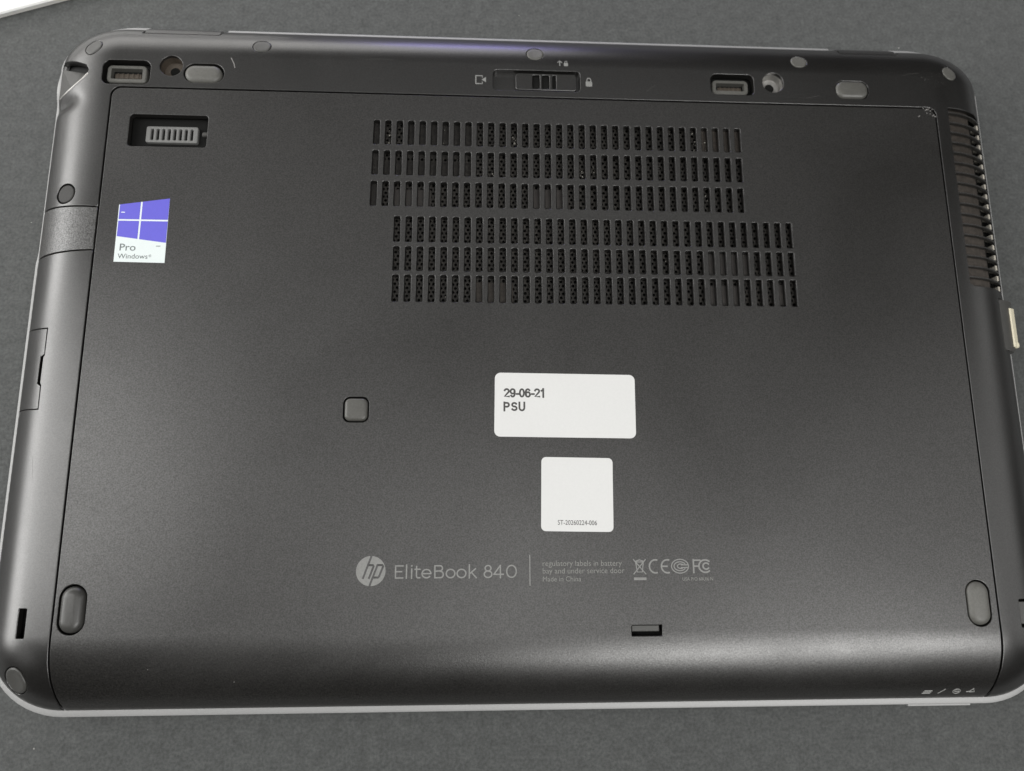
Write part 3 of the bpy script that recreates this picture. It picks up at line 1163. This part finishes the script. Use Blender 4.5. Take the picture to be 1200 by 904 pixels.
for (a, b, up) in ((xl, xm - gp, 1), (xm + gp, xr, 1), (xl, xm - gp, 0), (xm + gp, xr, 0)):
    if up:
        lp = [(a, ym + gp), (b, ym + gp), (b, ytop(b)), (a, ytop(a))]
    else:
        lp = [(a, ybot(a)), (b, ybot(b)), (b, ym - gp), (a, ym - gp)]
    slab('violet_pane', np.array(lp), TOP + 0.085, TOP + 0.115, M['violet'], st, 0.01)
text('sticker_text', 'Pro', -137.3, 27.9, 5.1, 2.35, M['paleink'], st, TOP + 0.09, bold=0.004)
text('sticker_text', 'Windows', -137.7, 25.15, 9.6, 1.65, M['paleink'], st, TOP + 0.09, bold=0.0)
text('sticker_text', '®', -127.8, 25.7, 0.9, 0.9, M['paleink'], st, TOP + 0.09)
tubes('sticker_text', [[(-137.9, 41.3), (-136.9, 41.3)]], 0.3, M['wsticker'], st, z=TOP + 0.12)
tubes('sticker_text', [[(-125.6, 29.6), (-124.4, 29.6)]], 0.25, M['paleink'], st, z=TOP + 0.09)

# ------------------------------------------------------------------ printing on the door
cx, cy, rr = -52.15, -74.85, 4.5
disc = slab('maker_emblem', rrect(cx, cy, 2 * rr, 2 * rr, rr - 0.01, 14), TOP - 0.01, TOP + 0.03, M['print'], lap, 0.01)
sl_ = math.tan(math.radians(20))


def sk(pts):   # slanted letter space around the disc centre
    return [(cx + x + y * sl_, cy + y) for x, y in pts]


hp = [sk([(-1.55, 4.25), (-1.55, -2.1)]),
      sk([(-1.55, 1.75), (0.05, 1.75), (0.30, 1.5), (0.30, -2.1)]),
      sk([(1.35, 1.75), (1.35, -4.25)]),
      sk([(1.35, 1.75), (2.95, 1.75), (3.2, 1.5), (3.2, -1.6), (2.95, -1.95), (1.35, -1.95)])]
for k, strokes in enumerate((hp[:2], hp[2:])):
    tubes('emblem_letter', strokes, 0.62, M['case'], disc, z=TOP + 0.03, lift=0.01)

X0, Y0 = -44.9, -77.15


def X(c):
    return X0 + (c - 312) / 5 * 0.265


CH, XH = 3.95, 2.85


def ell(c0, c1, y0, y1, a0=0, a1=360, n=20):
    x0, x1 = X(c0) + .15, X(c1) - .15
    return arcpts((x0 + x1) / 2, Y0 + (y0 + y1) / 2, (x1 - x0) / 2, (y1 - y0) / 2, a0, a1, n)


def pl(*p):
    return [(x, Y0 + y) for x, y in p]


h2 = 0.17
B = X(545)
letters = {
    'E': [pl((X(360), CH - h2), (X(318), CH - h2)), pl((X(318), CH - h2), (X(318), h2)), pl((X(318), h2), (X(361), h2)), pl((X(318), CH * .52), (X(354), CH * .52))],
    'l': [pl((X(381), 0.05), (X(381), CH + .1))],
    'i': [pl((X(411), 0.05), (X(411), XH)), pl((X(411), CH - .25), (X(411), CH - .05))],
    't': [pl((X(439), CH - .3), (X(439), 0.8)), pl((X(439), 0.8), (X(441), .35), (X(446), h2), (X(459), h2 + .05)), pl((X(430), XH - .1), (X(459), XH - .1))],
    'e': [ell(468, 525, h2, XH - h2, 0, 318, 18), pl((X(471), XH * .5), (X(521), XH * .5))],
    'B': [pl((B, h2), (B, CH - h2)), pl((B, CH - h2), (X(575), CH - h2)) + arcpts(X(575), Y0 + CH * .765, 0.75, CH * .235 - h2, 90, -90, 8) + pl((B, CH * .53)),
          pl((X(575), CH * .53)) + arcpts(X(578), Y0 + CH * .29, 0.85, CH * .24, 80, -80, 8) + pl((B, h2))],
    'o': [ell(608, 664, h2, XH - h2)],
    'o2': [ell(671, 728, h2, XH - h2)],
    'k': [pl((X(745), 0.05), (X(745), CH + .1)), pl((X(781), XH), (X(748), XH * .48)), pl((X(758), XH * .6), (X(786), 0.1))],
    '8': [ell(834, 874, CH * .54, CH - h2), ell(829, 879, h2, CH * .54)],
    '4': [pl((X(926), 0.05), (X(926), CH - h2)), pl((X(926), CH - h2), (X(889), CH * .3)), pl((X(887), CH * .28), (X(944), CH * .28))],
    '0': [ell(960, 1022, h2, CH - h2)],
}
for k, s in letters.items():
    tubes('model_letter', s, 0.42, M['print'], door, lift=0.01)
tubes('divider_line', [[(-3.2, -70.3), (-3.2, -79.4)]], 0.3, M['print'], door, lift=0.01)
text('regulatory_text', 'regulatory labels in battery', 0.8, -73.65, 24.8, 1.65, M['fineprint'], door, TOP, bold=-0.004)
text('regulatory_text', 'bay and under service door', 0.8, -75.9, 25.6, 1.65, M['fineprint'], door, TOP, bold=-0.004)
text('regulatory_text', 'Made in China', 0.8, -78.3, 11.9, 1.5, M['fineprint'], door, TOP, bold=-0.004)
text('regulatory_text', 'USA P/O 60U/6 N', 44.6, -78.3, 9.7, 1.0, M['fineprint'], door, TOP)
# crossed-out bin
bx, by = 31.2, -73.9
tubes('bin_mark', [[(bx - 1.9, by + 2.1), (bx + 1.9, by - 2.3)], [(bx + 1.9, by + 2.1), (bx - 1.9, by - 2.3)],
                   [(bx - 1.2, by + 1.3), (bx - .8, by - 1.7), (bx + .8, by - 1.7), (bx + 1.2, by + 1.3)],
                   [(bx - 1.4, by + 1.5), (bx, by + 2.0), (bx + 1.4, by + 1.5)], [(bx - 1.3, by + 1.35), (bx + 1.3, by + 1.35)]],
      0.32, M['print'], door, lift=0.01)
tubes('bin_bar', [[(bx - 1.6, by - 3.75), (bx + 1.7, by - 3.75)]], 0.8, M['print'], door, lift=0.01)
# conformity mark
tubes('conformity_mark', [arcpts(36.2, -73.9, 1.9, 2.0, 75, 285, 14), arcpts(40.0, -73.9, 1.9, 2.0, 75, 285, 14), [(38.2, -73.9), (39.9, -73.9)]],
      0.5, M['print'], door, lift=0.01)
tubes('certification_mark', [arcpts(44.0, -73.9, 2.7, 2.1, 0, 360, 26), arcpts(44.0, -73.9, 1.9, 1.35, 35, 325, 18),
                             arcpts(44.2, -73.9, 1.0, 0.7, 40, 320, 12), [(44.4, -73.5), (46.3, -73.5)], [(44.4, -74.3), (46.3, -74.3)]],
      0.34, M['print'], door, lift=0.01)
tubes('emission_mark', [[(48.3, -75.9), (48.3, -71.9)], [(48.3, -72.1), (50.4, -72.1)], [(48.3, -73.9), (49.8, -73.9)],
                        arcpts(52.0, -73.9, 2.0, 1.9, 50, 310, 16), arcpts(52.3, -73.9, 1.0, 0.95, 40, 320, 12)],
      0.5, M['print'], door, lift=0.01)

# icons on the rear strip
tubes('eject_icon', [[(-20.9, 95.4), (-20.9, 92.3)], [(-20.9, 95.4), (-18.6, 95.4), (-18.6, 94.8)], [(-20.9, 92.3), (-18.6, 92.3), (-18.6, 92.9)]],
      0.4, M['print'], frame, lift=0.01)
slab('eject_arrow', np.array([(-18.9, 93.9), (-17.3, 92.9), (-17.3, 95.0)]), TOP - .01, TOP + .03, M['print'], frame, 0.01)
slab('padlock_icon', rrect(19.3, 93.3, 2.3, 2.0, 0.3, 2), TOP - .01, TOP + .03, M['print'], frame, 0.01)
tubes('padlock_icon', [[(18.6, 94.3)] + arcpts(19.3, 94.8, 0.7, 0.8, 180, 0, 8) + [(20.0, 94.3)]], 0.34, M['print'], frame, lift=0.01)
zz = float(S(10.2, 101.1))
slab('padlock_icon', rrect(11.2, 100.8, 1.5, 1.3, 0.3, 2), zz - .2, zz + .04, M['print'], frame, 0.01)
tubes('padlock_icon', [[(10.8, 101.4)] + arcpts(11.2, 101.7, 0.4, 0.5, 180, 0, 6) + [(11.6, 101.4)]], 0.25, M['print'], frame, lift=0.02)
tubes('unlock_icon', [[(9.0, 100.3), (9.0, 102.1)], [(8.3, 101.6), (9.0, 102.2), (9.7, 101.6)]], 0.36, M['print'], frame, lift=0.02)

# status icons at the front edge
yi = -112.9
for k, s in enumerate(([[(122.0, yi - .9), (124.4, yi - .9)], [(122.5, yi), (124.8, yi)], [(122.2, yi - .45), (124.6, yi - .45)]],
                       [[(127.2, yi - .9), (128.9, yi + .4)]],
                       [arcpts(133.0, yi - .3, 1.15, .75, 0, 360, 14), [(132.4, yi - .3), (133.6, yi - .3)]],
                       [[(136.4, yi - .5), (137.2, yi - .4), (138.2, yi + .5)], [(138.2, yi + .5), (138.9, yi - .6), (137.3, yi - .6)]])):
    tubes('status_icon', s, 0.42, M['print'], door, lift=0.03)

# scuffs and dust that the case carries
tubes('scratch', [[(-106.2, 99.6), (-105.2, 97.6), (-104.7, 95.9)]], 0.28, M['scuff'], frame, lift=0.01)
V, F = [], []


def flake(x, y, s):
    k = len(V)
    z = float(S(x, y)) + 0.02
    a = rnd.random() * 3
    n_ = 6
    for t_ in range(n_):
        b_ = a + t_ * 2 * math.pi / n_
        r_ = s * rnd.uniform(.45, 1)
        V.append((x + r_ * math.cos(b_), y + r_ * math.sin(b_), z))
    V.append((x, y, z + s * .25))
    for t_ in range(n_):
        F.append((k + t_, k + (t_ + 1) % n_, k + n_))


for (x, y, s, n_, sp_) in ((143.0, 86.2, .35, 14, 1.0), (144.9, 84.2, .35, 3, .4), (139.5, 83.9, .3, 2, .4), (147, 99, .12, 26, 3.0),
                           (1.5, 41.0, .2, 1, 0), (-92, -107, .25, 1, 0), (-117, -103, .2, 1, 0)):
    for q_ in range(n_):
        flake(x + rnd.gauss(0, sp_), y + rnd.gauss(0, sp_ * .6), s * rnd.uniform(.5, 1))
for q_ in range(70):
    flake(rnd.uniform(-143, 143), rnd.uniform(-100, 5), rnd.uniform(.05, .12))
for q_ in range(45):
    flake(rnd.uniform(-143, 143), rnd.uniform(5, 85), rnd.uniform(.05, .11))
o = link_mesh('dust_flakes', V, F, M['scuff'], lap)
o['kind'] = 'stuff'

# fine scratches of use
for q_ in range(26):
    x, y = (rnd.uniform(-138, 138), rnd.uniform(-98, 8)) if q_ < 17 else (rnd.uniform(-138, 138), rnd.uniform(-108, 82))
    if abs(x - 10) < 50 and -82 < y < -8 or (-60 < x < 92 and y > 6):
        continue
    a, L_ = rnd.uniform(-1.2, 1.2), rnd.uniform(2, 11)
    bend = rnd.uniform(-.08, .08)
    pts_ = [(x + L_ * k / 5 * math.cos(a + bend * k), y + L_ * k / 5 * math.sin(a + bend * k)) for k in range(6)]
    tubes('scratch', [pts_], rnd.uniform(.06, .13), M['wear'], door, lift=0.0, flat=0.05)
for pts_ in ([(-60, 100.5), (-55, 100.9), (-50, 100.7)], [(40, 91), (43, 93.5)], [(132, 99), (137, 101), (141, 101.4)], [(-158, -40), (-157.2, -47)],
             [(-140, 90.0), (-139.2, 88.2)], [(98, 90), (103, 91.2)]):
    tubes('scratch', [pts_], 0.14, M['wear'], frame if pts_[0][1] > -30 else side, lift=0.0, flat=0.05)

# lint and crumbs on the mat
V, F = [], []
for q_ in range(170):
    x, y = rnd.uniform(-260, 260), rnd.uniform(-190, 210)
    if abs(x) < 173 and -121 < y < 120:
        continue
    s_ = abs(rnd.gauss(0, .22)) + .10
    k = len(V)
    a = rnd.random() * 6.28
    st_ = rnd.choice((1, 1, 1.5, 3))
    for t_ in range(5):
        b_ = t_ * 2 * math.pi / 5
        px_, py_ = s_ * st_ * math.cos(b_) * rnd.uniform(.6, 1), s_ * math.sin(b_) * rnd.uniform(.6, 1)
        V.append((x + px_ * math.cos(a) - py_ * math.sin(a), y + px_ * math.sin(a) + py_ * math.cos(a), 0.03))
    V.append((x, y, 0.05 + s_ * .5))
    for t_ in range(5):
        F.append((k + t_, k + (t_ + 1) % 5, k + 5))
o = link_mesh('lint_specks', V, F, M['lint'])
o['kind'] = 'stuff'
o['label'] = 'tiny pale lint and crumbs scattered over the dark grey mat'
o['category'] = 'lint'
